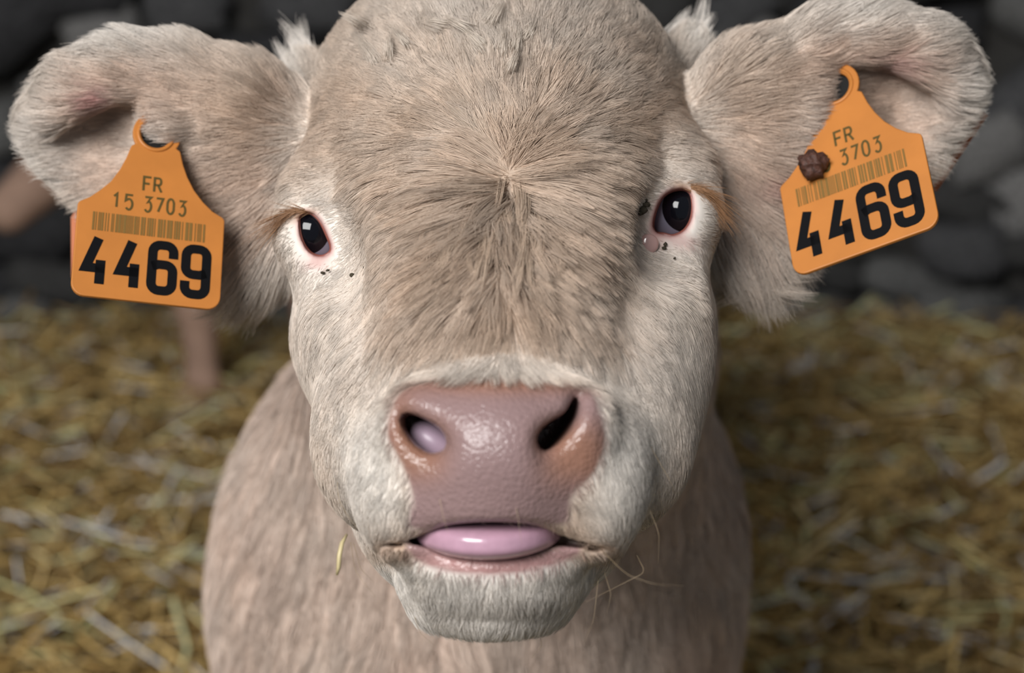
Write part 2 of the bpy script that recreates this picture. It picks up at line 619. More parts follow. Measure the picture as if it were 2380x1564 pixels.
def mid_r(px, py):
    return 0.800 + 0.013 * np.exp(-(((px - 2085) / 120) ** 2 + ((py - 260) / 120) ** 2)) - 0.018 * np.exp(-((py - 50) / 75) ** 2) * np.clip((px - 1680) / 300, 0, 1)


A.append(Sheet(EAR_L, mid_l, 0.0075, 0.007, 0.012, 'ear_l'))
A.append(Sheet(EAR_R, mid_r, 0.0075, 0.007, 0.012, 'ear_r'))


def chain(pts, grp, k=0.01):
    for (a, b) in zip(pts[:-1], pts[1:]):
        A.append(Cone(C(*a[:3]), C(*b[:3]), a[3], b[3], k, grp))


chain([(690, 350, .805, .024), (560, 265, .795, .0205), (430, 190, .788, .0130), (300, 165, .786, .0100), (195, 200, .788, .0085), (130, 262, .792, .007)], 'ear_l')
chain([(1640, 320, .805, .024), (1760, 215, .795, .0195), (1890, 110, .788, .0095), (2020, 84, .786, .0085), (2140, 122, .788, .0085), (2215, 200, .792, .007)], 'ear_r')
# front lobes of the ear, nearer the head
E(575, 385, .800, .0285, .0280, .019, .012, 'ear_l')
E(462, 345, .797, .0150, .0180, .0125, .012, 'ear_l')
E(402, 288, .780, .0100, .0085, .010, .008, 'ear_l')
E(600, 540, .800, .0150, .0170, .014, .012, 'ear_l')
E(1755, 290, .795, .0270, .0270, .020, .012, 'ear_r')
E(1868, 262, .788, .0095, .0165, .012, .010, 'ear_r')
E(1790, 365, .790, .0160, .0140, .013, .010, 'ear_r')
E(1740, 500, .800, .0140, .0180, .013, .012, 'ear_r')

# carved: eye openings, nostrils, mouth
AP_L = spline_closed([(694, 512), (703, 495), (722, 494), (742, 510), (758, 540), (771, 576), (762, 592), (742, 597), (718, 586), (700, 555)], 4)
AP_R = spline_closed([(1516, 525), (1522, 492), (1537, 460), (1560, 443), (1588, 439), (1606, 450), (1611, 480), (1606, 512), (1590, 537), (1564, 549), (1542, 545), (1524, 541)], 4)
# hollows in front of the eyes
S.append(Ell(C(765, 572, 0.700), (0.0145, 0.019, 0.027), 0.016))
S.append(Ell(C(1548, 527, 0.700), (0.0155, 0.019, 0.027), 0.016))
S.append(Prism(AP_L, 0.68, EYE_L[2], 0.0012))
S.append(Prism(AP_R, 0.68, EYE_R[2], 0.0012))
NOS_L = spline_closed([(1032, 1035), (1000, 1050), (965, 1035), (935, 1000), (925, 965), (945, 960), (985, 975), (1020, 1000)], 4)
NOS_R = spline_closed([(1256, 1030), (1258, 1005), (1285, 980), (1325, 955), (1345, 922), (1358, 925), (1352, 960), (1330, 1000), (1295, 1035), (1270, 1045)], 4)
S.append(Ell(C(968, 1055, 0.598), (0.0095, 0.0075, 0.0085), 0.007))
S.append(Ell(C(1338, 1062, 0.598), (0.0105, 0.0080, 0.0085), 0.007))
S.append(Prism(NOS_L, 0.55, 0.635, 0.006, slant=(600, 200)))
S.append(Prism(NOS_R, 0.55, 0.650, 0.006, slant=(-900, 300)))
MOUTH = spline_closed([(880, 1268), (960, 1250), (1040, 1222), (1140, 1213), (1240, 1220), (1310, 1245), (1400, 1272), (1390, 1280), (1300, 1266), (1220, 1290), (1130, 1296), (1040, 1288), (975, 1266)], 4)
S.append(Prism(MOUTH, 0.55, 0.645, 0.0025))


def axis_grid(lo, f0, f1, hi, fine, coarse):
    a = np.arange(f0, f1, fine)
    left = np.arange(f0 - coarse, lo - coarse, -coarse)[::-1]
    right = np.arange(a[-1] + coarse, hi + coarse, coarse)
    return np.concatenate([left, a, right])


FINE = 0.0017
uu = axis_grid(-0.27, -0.210, 0.205, 0.27, FINE, 0.006)
zmin = min(wc(0, 1.1, 0.0)[1], wc(0, 2.2, 0.0)[1])
vv = axis_grid(-0.66, -0.108, 0.155, 0.36, FINE, 0.007)
ww = axis_grid(0.57, 0.572, 0.87, 2.45, FINE, 0.008)
Vc, Fq = mesh_sdf(A, S, uu, vv, ww)
Nc = vertex_normals(Vc, Fq)


# ------------------------------------------------------------------ coat colours and zones
def group_field(P, grp):
    d = np.full(P.shape[:-1], 1e3)
    for q in A:
        if q.grp == grp:
            d = np.minimum(d, q(P))
    return d


GR = ('head', 'ear_l', 'ear_r', 'body')


def zones(P):
    return np.argmin(np.stack([group_field(P, g) for g in GR]), 0)


def blob(px, py, cx, cy, rx, ry, ang=0.0, p=2.0):
    c, s = math.cos(ang), math.sin(ang)
    x, y = px - cx, py - cy
    return np.exp(-((np.abs(x * c + y * s) / rx) ** p + (np.abs(-x * s + y * c) / ry) ** p))


TAN = np.array([0.62, 0.475, 0.365])
CREAM = np.array([0.74, 0.655, 0.575])
WHITE = np.array([0.80, 0.75, 0.69])
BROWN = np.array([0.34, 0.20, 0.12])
PINK = np.array([0.52, 0.27, 0.25])
NOSE = np.array([0.275, 0.183, 0.178])
NOSTR = np.array([0.27, 0.135, 0.09])
BODYC = np.array([0.74, 0.585, 0.49])
EARC = np.array([0.62, 0.47, 0.375])

PAD = spline_closed([(915, 925), (960, 890), (1040, 875), (1160, 870), (1280, 878), (1370, 900), (1400, 960), (1412, 1030), (1385, 1100),
                     (1330, 1160), (1310, 1222), (1140, 1218), (960, 1235), (955, 1150), (930, 1080), (895, 1010)], 4)
LOWLIP = spline_closed([(960, 1255), (1040, 1285), (1140, 1292), (1250, 1285), (1330, 1255), (1345, 1290), (1250, 1325), (1130, 1338), (1010, 1322), (950, 1285)], 4)


def mixc(c, col, w):
    w = np.clip(w, 0, 1)[..., None]
    return c * (1 - w) + col * w


def bare_mask(P, z):
    """1 on hairless wet skin (nose pad, lips)"""
    px, py = pix(P)
    hd = (z == 0) & (P[..., 2] < 0.70)
    a = np.clip(-poly_sdf(px, py, PAD) / 14 + 0.3, 0, 1)
    b = np.clip(-poly_sdf(px, py, LOWLIP) / 14 + 0.5, 0, 1)
    return np.where(hd, np.maximum(a, b), 0.0)


def coat(P, z):
    px, py = pix(P)
    c = np.zeros(P.shape)
    # head
    h = np.broadcast_to(TAN, P.shape).copy()
    nz = snoise(px / 60, py / 60, 1.0)
    h = mixc(h, CREAM, 0.75 * blob(px, py, 1150, 40, 520, 190) + 0.12 + 0.22 * nz)
    h = mixc(h, CREAM, 0.9 * blob(px, py, 760, 760, 120, 230) + 0.9 * blob(px, py, 1560, 820, 150, 260))
    h = mixc(h, CREAM, 0.85 * blob(px, py, 840, 1000, 170, 160) + 0.85 * blob(px, py, 1480, 1000, 170, 170))
    h = mixc(h, WHITE, 0.95 * blob(px, py, 735, 555, 125, 140) + 0.95 * blob(px, py, 1580, 500, 120, 140))
    h = mixc(h, WHITE, 0.6 * blob(px, py, 1160, 845, 280, 55) + 0.9 * blob(px, py, 870, 1110, 90, 170, 0, 3) + 0.9 * blob(px, py, 1450, 1110, 90, 180, 0, 3))
    h = mixc(h, WHITE, 0.95 * np.clip((py - 1290) / 30, 0, 1))
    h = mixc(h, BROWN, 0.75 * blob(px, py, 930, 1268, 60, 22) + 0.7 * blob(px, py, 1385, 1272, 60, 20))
    h = mixc(h, WHITE, 0.85 * blob(px, py, 680, 150, 50, 110) + 0.85 * blob(px, py, 1610, 90, 45, 100))
    dl = poly_sdf(px, py, AP_L); dr = poly_sdf(px, py, AP_R)
    h = mixc(h, PINK, 0.9 * np.clip(1 - dl / 12, 0, 1) + 0.9 * np.clip(1 - dr / 12, 0, 1))
    h = mixc(h, PINK, 0.8 * blob(px, py, 1522, 545, 22, 26) + 0.7 * blob(px, py, 735, 612, 30, 16) + 0.6 * blob(px, py, 1585, 562, 34, 16))
    h = mixc(h, BROWN, 0.8 * blob(px, py, 700, 500, 50, 12, -0.35) + 0.8 * blob(px, py, 1590, 432, 45, 12, 0.2))
    bm_ = bare_mask(P, z)
    pad = np.broadcast_to(NOSE, P.shape).copy()
    pad = mixc(pad, NOSTR * 1.15, 0.9 * blob(px, py, 1160, 888, 280, 30))
    pad = mixc(pad, NOSTR, 0.95 * blob(px, py, 965, 1045, 75, 75, 0, 3) + 0.95 * blob(px, py, 1335, 1055, 85, 80, 0, 3) + 0.6 * blob(px, py, 930, 950, 40, 60))
    pad = mixc(pad, PINK * 1.02, 0.6 * blob(px, py, 1150, 1310, 260, 40))
    h = h * (1 - bm_[..., None]) + pad * bm_[..., None]
    # ears
    e = np.broadcast_to(EARC, P.shape).copy()
    ne = snoise(px / 45, py / 45, 3.0)
    el = mixc(e, CREAM, 0.95 * np.clip(1 + poly_sdf(px, py, EAR_L) / 75, 0, 1) + 0.25 * ne)
    el = mixc(el, WHITE, 0.8 * blob(px, py, 340, 80, 260, 50) + 0.75 * blob(px, py, 110, 350, 90, 130) + 0.7 * blob(px, py, 400, 330, 80, 60))
    el = mixc(el, TAN * 0.95, 0.8 * blob(px, py, 560, 260, 130, 150))
    el = mixc(el, PINK, 0.9 * blob(px, py, 245, 228, 40, 26))
    el = mixc(el, BROWN, 0.45 * blob(px, py, 640, 240, 50, 60))
    el = mixc(el, CREAM, 0.7 * blob(px, py, 580, 620, 110, 80))
    er = mixc(e, CREAM, 0.95 * np.clip(1 + poly_sdf(px, py, EAR_R) / 75, 0, 1) + 0.25 * ne)
    er = mixc(er, WHITE, 0.6 * blob(px, py, 2000, 30, 260, 50) + 0.7 * blob(px, py, 2230, 230, 80, 150) + 0.6 * blob(px, py, 1870, 300, 70, 90))
    er = mixc(er, TAN * 0.95, 0.8 * blob(px, py, 1740, 220, 140, 130))
    er = mixc(er, PINK, 0.55 * blob(px, py, 2060, 150, 60, 25) + 0.5 * blob(px, py, 1790, 430, 60, 25))
    er = mixc(er, CREAM, 0.7 * blob(px, py, 1770, 560, 110, 80))
    b = mixc(np.broadcast_to(BODYC, P.shape).copy(), CREAM, 0.20 + 0.25 * snoise(px / 90, py / 160, 5.0))
    for zi, cc in ((0, h), (1, el), (2, er), (3, b)):
        m = z == zi
        c[m] = cc[m]
    return c


Zc = zones(Vc)
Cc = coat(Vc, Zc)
Bare = bare_mask(Vc, Zc)

M_skin, nt, bs = new_mat('calf_hide')
a = nt.nodes.new('ShaderNodeAttribute'); a.attribute_name = 'col'
w_ = nt.nodes.new('ShaderNodeAttribute'); w_.attribute_name = 'bare'
tc = nt.nodes.new('ShaderNodeTexCoord')
nt.links.new(a.outputs['Color'], bs.inputs['Base Color'])
mr = nt.nodes.new('ShaderNodeMapRange'); mr.inputs[3].default_value = 0.85; mr.inputs[4].default_value = 0.13
nt.links.new(w_.outputs['Fac'], mr.inputs[0]); nt.links.new(mr.outputs[0], bs.inputs['Roughness'])
vo = nt.nodes.new('ShaderNodeTexVoronoi'); vo.inputs['Scale'].default_value = 560
nt.links.new(tc.outputs['Object'], vo.inputs['Vector'])
n3 = nt.nodes.new('ShaderNodeTexNoise'); n3.inputs['Scale'].default_value = 900; n3.inputs['Detail'].default_value = 3
nt.links.new(tc.outputs['Object'], n3.inputs['Vector'])
ad = nt.nodes.new('ShaderNodeMath'); ad.operation = 'MULTIPLY_ADD'; ad.inputs[1].default_value = -0.6
nt.links.new(vo.outputs['Distance'], ad.inputs[0]); nt.links.new(n3.outputs[0], ad.inputs[2])
ml = nt.nodes.new('ShaderNodeMath'); ml.operation = 'MULTIPLY'; ml.inputs[1].default_value = 0.6
nt.links.new(w_.outputs['Fac'], ml.inputs[0])
bp = nt.nodes.new('ShaderNodeBump'); bp.inputs['Distance'].default_value = 0.0006
nt.links.new(ad.outputs[0], bp.inputs['Height']); nt.links.new(ml.outputs[0], bp.inputs['Strength']); nt.links.new(bp.outputs[0], bs.inputs['Normal'])
bs.inputs['Subsurface Weight'].default_value = 0.0
bs.inputs['Specular IOR Level'].default_value = 0.45

calf = empty('calf', tuple(to_world(C(1150, 1300, 1.15)) * np.array([1, 1, 0])))
tag(calf, 'cream tan calf facing the camera with an orange tag in each ear', 'calf')
bpy.context.view_layer.update()


def put(o, parent=calf):
    """parent an object built in world coordinates"""
    o.parent = parent
    o.matrix_parent_inverse = parent.matrix_world.inverted()
    return o


me = fast_mesh('body', to_world(Vc), Fq, M_skin)
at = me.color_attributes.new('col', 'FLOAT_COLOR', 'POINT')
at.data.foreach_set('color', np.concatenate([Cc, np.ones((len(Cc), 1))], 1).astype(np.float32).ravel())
at = me.attributes.new('bare', 'FLOAT', 'POINT')
at.data.foreach_set('value', Bare.astype(np.float32))
body = bpy.data.objects.new('body', me)
COL.objects.link(body)
put(body)


# ------------------------------------------------------------------ finding the calf's surface along a line of sight
def surf(px, py, d0=0.57, d1=0.95, n=420):
    ds = np.linspace(d0, d1, n)
    P = np.stack([C(px, py, d) for d in ds])
    s = sdf_all(P, A, S)
    i = np.nonzero(s < 0)[0]
    return P[i[0]] if len(i) else None


def sphere_hit(px, py, c, r):
    d = C(px, py, 1.0); d /= np.linalg.norm(d)
    b = d @ c
    disc = b * b - (c @ c - r * r)
    return d * (b - math.sqrt(max(disc, 0)))


# ------------------------------------------------------------------ eyes
M_sclera = simple_mat('eye_white', (0.16, 0.155, 0.20), 0.08, 0.5)
M_iris = simple_mat('dark_iris', (0.003, 0.003, 0.005), 0.03, 0.30)
M_rim = simple_mat('eyelid_skin', (0.25, 0.085, 0.065), 0.35, 0.5)


def sphere_mesh(c, r, nu=48, nv=32, axis=None, cap=math.pi):
    axis = np.array([0, 0, -1.0]) if axis is None else np.asarray(axis, float)
    axis = axis / np.linalg.norm(axis)
    t = np.cross(axis, [0, 1.0, 0]); t /= np.linalg.norm(t)
    b = np.cross(axis, t)
    V = [c + r * axis]; Fc = []
    for i in range(1, nv + 1):
        th = cap * i / nv
        for k in range(nu):
            ph = 2 * math.pi * k / nu
            V.append(c + r * (math.cos(th) * axis + math.sin(th) * (math.cos(ph) * t + math.sin(ph) * b)))
    for k in range(nu):
        Fc.append((0, 1 + k, 1 + (k + 1) % nu))
    for i in range(nv - 1):
        for k in range(nu):
            a0 = 1 + i * nu + k; a1 = 1 + i * nu + (k + 1) % nu
            Fc.append((a0, a0 + nu, a1 + nu, a1))
    return np.array(V), Fc


for ec, ap, gaze in ((EYE_L, AP_L, (-0.0034, 0.0002, -0.0130)), (EYE_R, AP_R, (0.0028, 0.0004, -0.0130))):
    g = np.array(gaze) / np.linalg.norm(gaze)
    V, Fc = sphere_mesh(ec, ER, axis=g)
    eb = put(mesh_object('eyeball', to_world(V), Fc, M_sclera))
    V, Fc = sphere_mesh(ec + g * 0.0028, ER * 0.855, axis=g, cap=math.radians(60))
    iris = mesh_object('iris', to_world(V), Fc, M_iris)
    put(iris, eb)
    ring = np.array([sphere_hit(p[0], p[1], ec, ER + 0.0007) for p in ap])
    ring = np.concatenate([ring, ring[:1]])
    V, Fc = tube(ring, 0.00085, 6, cap=False)
    put(mesh_object('eyelid_rim', to_world(np.array(V)), Fc, M_rim))

# ------------------------------------------------------------------ tongue, tear, scab, crumbs of dirt
M_tongue = simple_mat('wet_tongue', (0.47, 0.28, 0.36), 0.2, 0.5, noise=300, bump=(700, 0.12, 0.0006), noise_amt=0.06, coat=0.4)
V, Fc = sphere_mesh(np.zeros(3), 1.0, 64, 40)
V[:, 1] = np.sign(V[:, 1]) * np.abs(V[:, 1]) ** 0.62
V = V * np.array([0.0236, 0.0066, 0.026])
V[:, 1] += -0.0022 * (V[:, 0] / 0.0232) ** 2 * -1.0
put(mesh_object('tongue', to_world(V + C(1134, 1248, 0.6365)), Fc, M_tongue))

V, Fc = sphere_mesh(np.zeros(3), 1.0, 24, 16)
V = V * np.array([0.0092, 0.0056, 0.007])
ca_, sa_ = math.cos(-0.6), math.sin(-0.6)
V = np.stack([V[:, 0] * ca_ - V[:, 1] * sa_, V[:, 0] * sa_ + V[:, 1] * ca_, V[:, 2]], 1)
M_fold = simple_mat('wet_nostril_lining', (0.30, 0.22, 0.28), 0.35, 0.4)
put(mesh_object('nostril_fold', to_world(V + C(1012, 1028, 0.6285)), Fc, M_fold))

M_tear = simple_mat('wet_eye_corner', (0.50, 0.30, 0.27), 0.12, 0.5, coat=0.8)
p = surf(1507, 567) * (1 - 0.0022)
V, Fc = sphere_mesh(np.zeros(3), 1.0, 24, 16)
V = V * np.array([0.0038, 0.0037, 0.0012])
tear = put(mesh_object('tear', to_world(V + p), Fc, M_tear))
tear['label'] = 'wet pink tear drop below the inner corner of the eye'

M_scab = simple_mat('dried_blood_crust', (0.075, 0.032, 0.022), 0.6, 0.4, noise=500, bump=(600, 0.8, 0.001), noise_amt=0.5)
V, Fc = sphere_mesh(np.zeros(3), 1.0, 20, 14)
for i in range(len(V)):
    q = V[i]
    V[i] = q * (1 + 0.16 * math.sin(7 * q[0] + 3 * q[1]) + 0.12 * math.sin(11 * q[1] + 5 * q[2]))
V = V * np.array([0.0056, 0.0054, 0.0050])
scab = put(mesh_object('scab', to_world(V + C(1889, 382, 0.7655)), Fc, M_scab))
scab['label'] = 'dark brown crust on the edge of the ear'

M_dirt = simple_mat('dry_dirt', (0.06, 0.05, 0.035), 0.9, 0.1)
for (px, py, r) in ((1494, 489, .0022), (1501, 476, .0015), (1487, 496, .0009), (1543, 577, .0010), (1547, 568, .0008), (1568, 600, .0005),
                    (1503, 465, .0005), (750, 634, .0009), (762, 628, .0006), (818, 640, .0008), (846, 622, .0005)):
    p = surf(px, py)
    if p is None: continue
    p = p * (1 - 0.0032)
    V, Fc = sphere_mesh(np.zeros(3), 1.0, 8, 5)
    V = V * np.array([r, r * random.uniform(.6, 1.1), r * .5]) * (1 + 0.2 * rng.normal(size=(len(V), 1)))
    put(mesh_object('dirt_crumb', to_world(V + p), Fc, M_dirt))

# hooves
M_hoof = simple_mat('hoof_horn', (0.09, 0.07, 0.05), 0.5, 0.4)
for (hx, hy) in ((bx - .095, 1.15), (bx + .095, 1.15), (bx + .02 - .10, 2.07), (bx + .02 + .10, 2.07)):
    V, Fc = [], []
    for s in (-1, 1):
        o0 = len(V)
        for z, sc in ((0.0, 1.0), (0.025, .92), (0.05, .72)):
            for k in range(10):
                t = 2 * math.pi * k / 10
                V.append((hx + s * 0.015 + 0.0145 * sc * math.cos(t), hy + 0.032 * sc * math.sin(t) - 0.012 + z * 0.35, z + 0.002))
        for i in range(2):
            for k in range(10):
                k2 = (k + 1) % 10
                Fc.append((o0 + i * 10 + k, o0 + i * 10 + k2, o0 + (i + 1) * 10 + k2, o0 + (i + 1) * 10 + k))
        Fc.append(tuple(o0 + k for k in range(10))[::-1]); Fc.append(tuple(o0 + 20 + k for k in range(10)))
    put(mesh_object('hoof', V, Fc, M_hoof))

# ------------------------------------------------------------------ coat hair
M_hair, nt, bs = new_mat('calf_hair')
a = nt.nodes.new('ShaderNodeAttribute'); a.attribute_name = 'hcol'
nt.nodes.remove(bs)
df = nt.nodes.new('ShaderNodeBsdfDiffuse')
tr = nt.nodes.new('ShaderNodeBsdfTranslucent')
gl = nt.nodes.new('ShaderNodeBsdfGlossy'); gl.inputs['Roughness'].default_value = 0.45
nt.links.new(a.outputs['Color'], df.inputs['Color']); nt.links.new(a.outputs['Color'], tr.inputs['Color'])
mx = nt.nodes.new('ShaderNodeMixShader'); mx.inputs[0].default_value = 0.20
nt.links.new(df.outputs[0], mx.inputs[1]); nt.links.new(tr.outputs[0], mx.inputs[2])
mg = nt.nodes.new('ShaderNodeMixShader'); mg.inputs[0].default_value = 0.035
nt.links.new(mx.outputs[0], mg.inputs[1]); nt.links.new(gl.outputs[0], mg.inputs[2])
nt.links.new(mg.outputs[0], nt.nodes['Material Output'].inputs['Surface'])


def hair_object(name, pts, rad, colr, parent):
    """pts (n,k,3) world space, rad (n,k), colr (n,3)"""
    n, k = pts.shape[:2]
    hc = bpy.data.hair_curves.new(name)
    hc.add_curves([k] * n)
    hc.attributes['position'].data.foreach_set('vector', np.ascontiguousarray(pts, dtype=np.float32).ravel())
    ra = hc.attributes.get('radius') or hc.attributes.new('radius', 'FLOAT', 'POINT')
    ra.data.foreach_set('value', np.ascontiguousarray(rad, dtype=np.float32).ravel())
    ca = hc.attributes.new('hcol', 'FLOAT_COLOR', 'CURVE')
    ca.data.foreach_set('color', np.concatenate([colr, np.ones((n, 1))], 1).astype(np.float32).ravel())
    hc.materials.append(M_hair)
    o = bpy.data.objects.new(name, hc)
    COL.objects.link(o)
    put(o, parent)
    return o


def sample_faces(dens, n):
    fa = 0.5 * np.linalg.norm(np.cross(Vc[Fq[:, 2]] - Vc[Fq[:, 0]], Vc[Fq[:, 3]] - Vc[Fq[:, 1]]), axis=1)
    w = np.cumsum(fa * dens)
    total = w[-1]
    n = n or int(total)
    f = np.searchsorted(w, rng.random(n) * total)
    f = np.minimum(f, len(Fq) - 1)
    a, b = rng.random(n), rng.random(n)
    q = Fq[f]
    wts = np.stack([(1 - a) * (1 - b), a * (1 - b), a * b, (1 - a) * b], 1)[..., None]
    P = (Vc[q] * wts).sum(1)
    N = (Nc[q] * wts).sum(1); N /= np.linalg.norm(N, axis=1)[:, None] + 1e-12
    Zr = Zc[q[:, 0]]
    Cr = (Cc[q] * wts).sum(1)
    return P, N, Zr, Cr


WX, WY = 1185, 402          # crown of the forehead whorl


def hair_params(P, Z):
    """flow direction (camera frame), length, lift, clump strength"""
    px, py = pix(P)
    n = len(P)
    dx, dy = px - WX, py - WY
    r = np.hypot(dx, dy) + 1e-6
    d = np.stack([dx / r, dy / r], 1)
    # forehead swirl slightly clockwise
    lower = np.clip((py - 850) / 150, 0, 1)
    down = np.stack([np.clip((px - 1150) / 420, -0.55, 0.55), np.ones(n)], 1)
    d = d * (1 - lower[:, None]) + down * lower[:, None]
    side = np.clip((np.abs(px - 1160) - 330) / 120, 0, 1) * np.clip((py - 560) / 150, 0, 1) * (1 - lower)
    d = d * (1 - 0.75 * side[:, None]) + 0.75 * side[:, None] * np.array([0.0, 1.0])
    L = np.full(n, 0.0110)
    L += 0.0075 * blob(px, py, WX, 430, 260, 240) + 0.0130 * blob(px, py, WX, 500, 150, 110) + 0.005 * blob(px, py, 1160, 180, 330, 170)
    L += 0.004 * blob(px, py, 1160, 680, 260, 140)
    eye = np.maximum(blob(px, py, 740, 560, 130, 140), blob(px, py, 1570, 510, 125, 140))
    short = np.clip((np.abs(px - 1165) - 270) / 130, 0, 1) * np.clip((py - 480) / 160, 0, 1)
    L *= (1 - 0.45 * short) * (1 - 0.4 * eye)
    apd_ = np.minimum(poly_sdf(px, py, AP_L), poly_sdf(px, py, AP_R))
    L *= 0.30 + 0.70 * np.clip((apd_ - 14) / 75, 0, 1)
    muz = np.clip((py - 840) / 100, 0, 1)
    L = L * (1 - muz) + muz * 0.0042
    L += 0.0045 * np.clip((py - 1340) / 60, 0, 1)
    cheek = np.clip((np.abs(px - 1165) - 400) / 60, 0, 1) * np.clip((py - 650) / 100, 0, 1)
    L += 0.004 * cheek
    lift = 0.20 + 0.10 * blob(px, py, WX, 460, 330, 330) + 0.28 * blob(px, py, WX, 500, 170, 130) + 0.18 * blob(px, py, 1150, 80, 350, 120)
    lift = lift + 0.15 * muz + 0.12 * eye
    cl = 0.55 + 0.42 * blob(px, py, WX, 460, 330, 330) + 0.25 * blob(px, py, 1160, 120, 380, 200)
    cl *= (1 - 0.7 * np.maximum(eye, muz)) * (1 - 0.5 * short)
    # poll
    tuft = (P[:, 2] > 0.822) & (Z == 0) & (py < 260)
    L = np.where(tuft, 0.0125, L); lift = np.where(tuft, 0.95, lift); cl = np.where(tuft, 0.5, cl)
    dt = np.stack([np.where(px < 1150, -0.5, 0.5), -np.ones(n)], 1)
    d = np.where(tuft[:, None], dt, d)
    # ears
    for zi, (rx, ry), poly in ((1, (790, 310), EAR_L), (2, (1540, 280), EAR_R)):
        m = Z == zi
        if not m.any(): continue
        ex, ey = px[m] - rx, (py[m] - ry) * 0.8
        er_ = np.hypot(ex, ey) + 1e-6
        d[m] = np.stack([ex / er_, ey / er_], 1)
        edge = np.clip(1 + poly_sdf(px[m], py[m], poly) / 45, 0, 1)
        low = np.clip((py[m] - (480 if zi == 1 else 430)) / 120, 0, 1) * np.clip((1 - np.abs(px[m] - (600 if zi == 1 else 1745)) / 170), 0, 1)
        L[m] = 0.0105 + 0.003 * edge + 0.026 * low
        d[m] = d[m] * (1 - 0.6 * low[:, None]) + 0.6 * low[:, None] * np.array([0.0, 1.0])
        lift[m] = 0.26 + 0.35 * edge + 0.1 * low
        cl[m] = 0.55 + 0.25 * low
    m = Z == 3
    d[m] = np.stack([np.clip((px[m] - 1110) / 900, -0.5, 0.5), np.ones(m.sum())], 1)
    L[m] = 0.027; lift[m] = 0.30; cl[m] = 0.85
    cold = (P[:, 2] > 1.35) & m
    d[cold] = np.array([0.0, 1.0])
    d3 = np.stack([d[:, 0], -d[:, 1], np.zeros(n)], 1)
    # beyond the shoulders the hair runs back along the trunk
    bk = to_cam(np.array([[0, 1.0, -0.35]]) + CAM)[0]
    d3[cold] = bk
    return d3, L, lift, cl


def strands(P, N, d3, L, lift, K=5, jitter=0.18):
    n = len(P)
    t = d3 - N * (d3 * N).sum(1)[:, None]
    tl = np.linalg.norm(t, axis=1)[:, None]
    alt = np.cross(N, np.array([0, 0, 1.0]))
    t = np.where(tl > 0.08, t / (tl + 1e-9), alt / (np.linalg.norm(alt, axis=1)[:, None] + 1e-9))
    b = np.cross(N, t)
    ang = rng.normal(0, jitter, n)[:, None]
    px, py = pix(P)
    ang = ang + (0.26 * snoise(px / 38, py / 38, 7.0) + 0.08 * snoise(px / 15, py / 15, 9.0))[:, None]
    t = t * np.cos(ang) + b * np.sin(ang)
    s = np.linspace(0, 1, K)[None, :, None]
    li = np.clip(lift, 0.02, 1.2)[:, None, None]
    along = t[:, None] * (s * np.cos(li)) + N[:, None] * (np.sin(li) * (s - 0.55 * s * s))
    return P[:, None] - N[:, None] * 0.00005 + along * L[:, None, None]


def grow(dens, name, rad0, guide_gap, seed_cols=True, K=5):
    P, N, Z, Cr = sample_faces(dens, None)
    d3, L, lift, cl = hair_params(P, Z)
    L = L * rng.uniform(0.65, 1.2, len(P))
    pts = strands(P, N, d3, L, lift, K)
    # clumping towards guide strands
    ng = max(10, int(len(P) * guide_gap))
    gi = rng.choice(len(P), ng, replace=False)
    gd, gL, gl, _ = hair_params(P[gi], Z[gi])
    G = strands(P[gi], N[gi], gd, gL * 1.05, gl * rng.uniform(0.7, 1.4, ng), K, 0.10)
    kd = kdtree.KDTree(ng)
    for i, v in enumerate(P[gi]):
        kd.insert(v, i)
    kd.balance()
    near = np.fromiter((kd.find(v)[1] for v in P), dtype=np.int32, count=len(P))
    s = np.linspace(0, 1, K)[None, :, None]
    w = np.clip(cl[:, None, None] * rng.uniform(0.35, 1.15, len(P))[:, None, None], 0, 1) * s ** 0.9
    pts = pts * (1 - w) + (G[near] + 0.0) * w
    gv = rng.uniform(0.80, 1.14, ng)
    colr = Cr * (rng.uniform(0.86, 1.14, len(P)) * gv[near])[:, None]
    rad = rad0[:, None] * np.array([1.0, 0.95, 0.8, 0.55, 0.2])[None, :K] if np.ndim(rad0) else np.full((len(P), 1), rad0) * np.array([1.0, 0.95, 0.8, 0.55, 0.2])[None, :K]
    return hair_object(name, to_world(pts), rad, np.clip(colr, 0, 1), body)


fcen = Vc[Fq].mean(1)
fnor = Nc[Fq].mean(1)
fz = Zc[Fq[:, 0]]
fbare = Bare[Fq].mean(1)
view = -fcen / np.linalg.norm(fcen, axis=1)[:, None]
facing = (fnor * view).sum(1)
fpx, fpy = pix(fcen)
apd = np.minimum(poly_sdf(fpx, fpy, AP_L), poly_sdf(fpx, fpy, AP_R))
no_eye = np.clip((apd - 13) / 16, 0, 1)
insd = (poly_sdf(fpx, fpy, NOS_L) < 12) | (poly_sdf(fpx, fpy, NOS_R) < 12) | (poly_sdf(fpx, fpy, MOUTH) < 4)
hd = np.where(fz == 0, np.where(facing > -0.25, 2.1e6, 0.25e6), 0.0)
hd *= np.where((fcen[:, 2] < 0.80), no_eye, 1) * (1 - fbare) * np.where(insd & (fcen[:, 2] < 0.70), 0, 1)
hd *= np.where(fcen[:, 2] > 0.87, 0.2, 1)
grow(hd, 'face_hair', 0.000095, 0.028)
ed = np.where((fz == 1) | (fz == 2), np.where(facing > -0.3, 1.7e6, 0.4e6), 0.0)
grow(ed, 'ear_hair', 0.000095, 0.038)
bd = np.where(fz == 3, np.where(fcen[:, 2] < 1.32, np.where(facing > -0.2, 0.42e6, 0.08e6), 0.045e6), 0.0)
grow(bd, 'body_hair', 0.00019, 0.03)


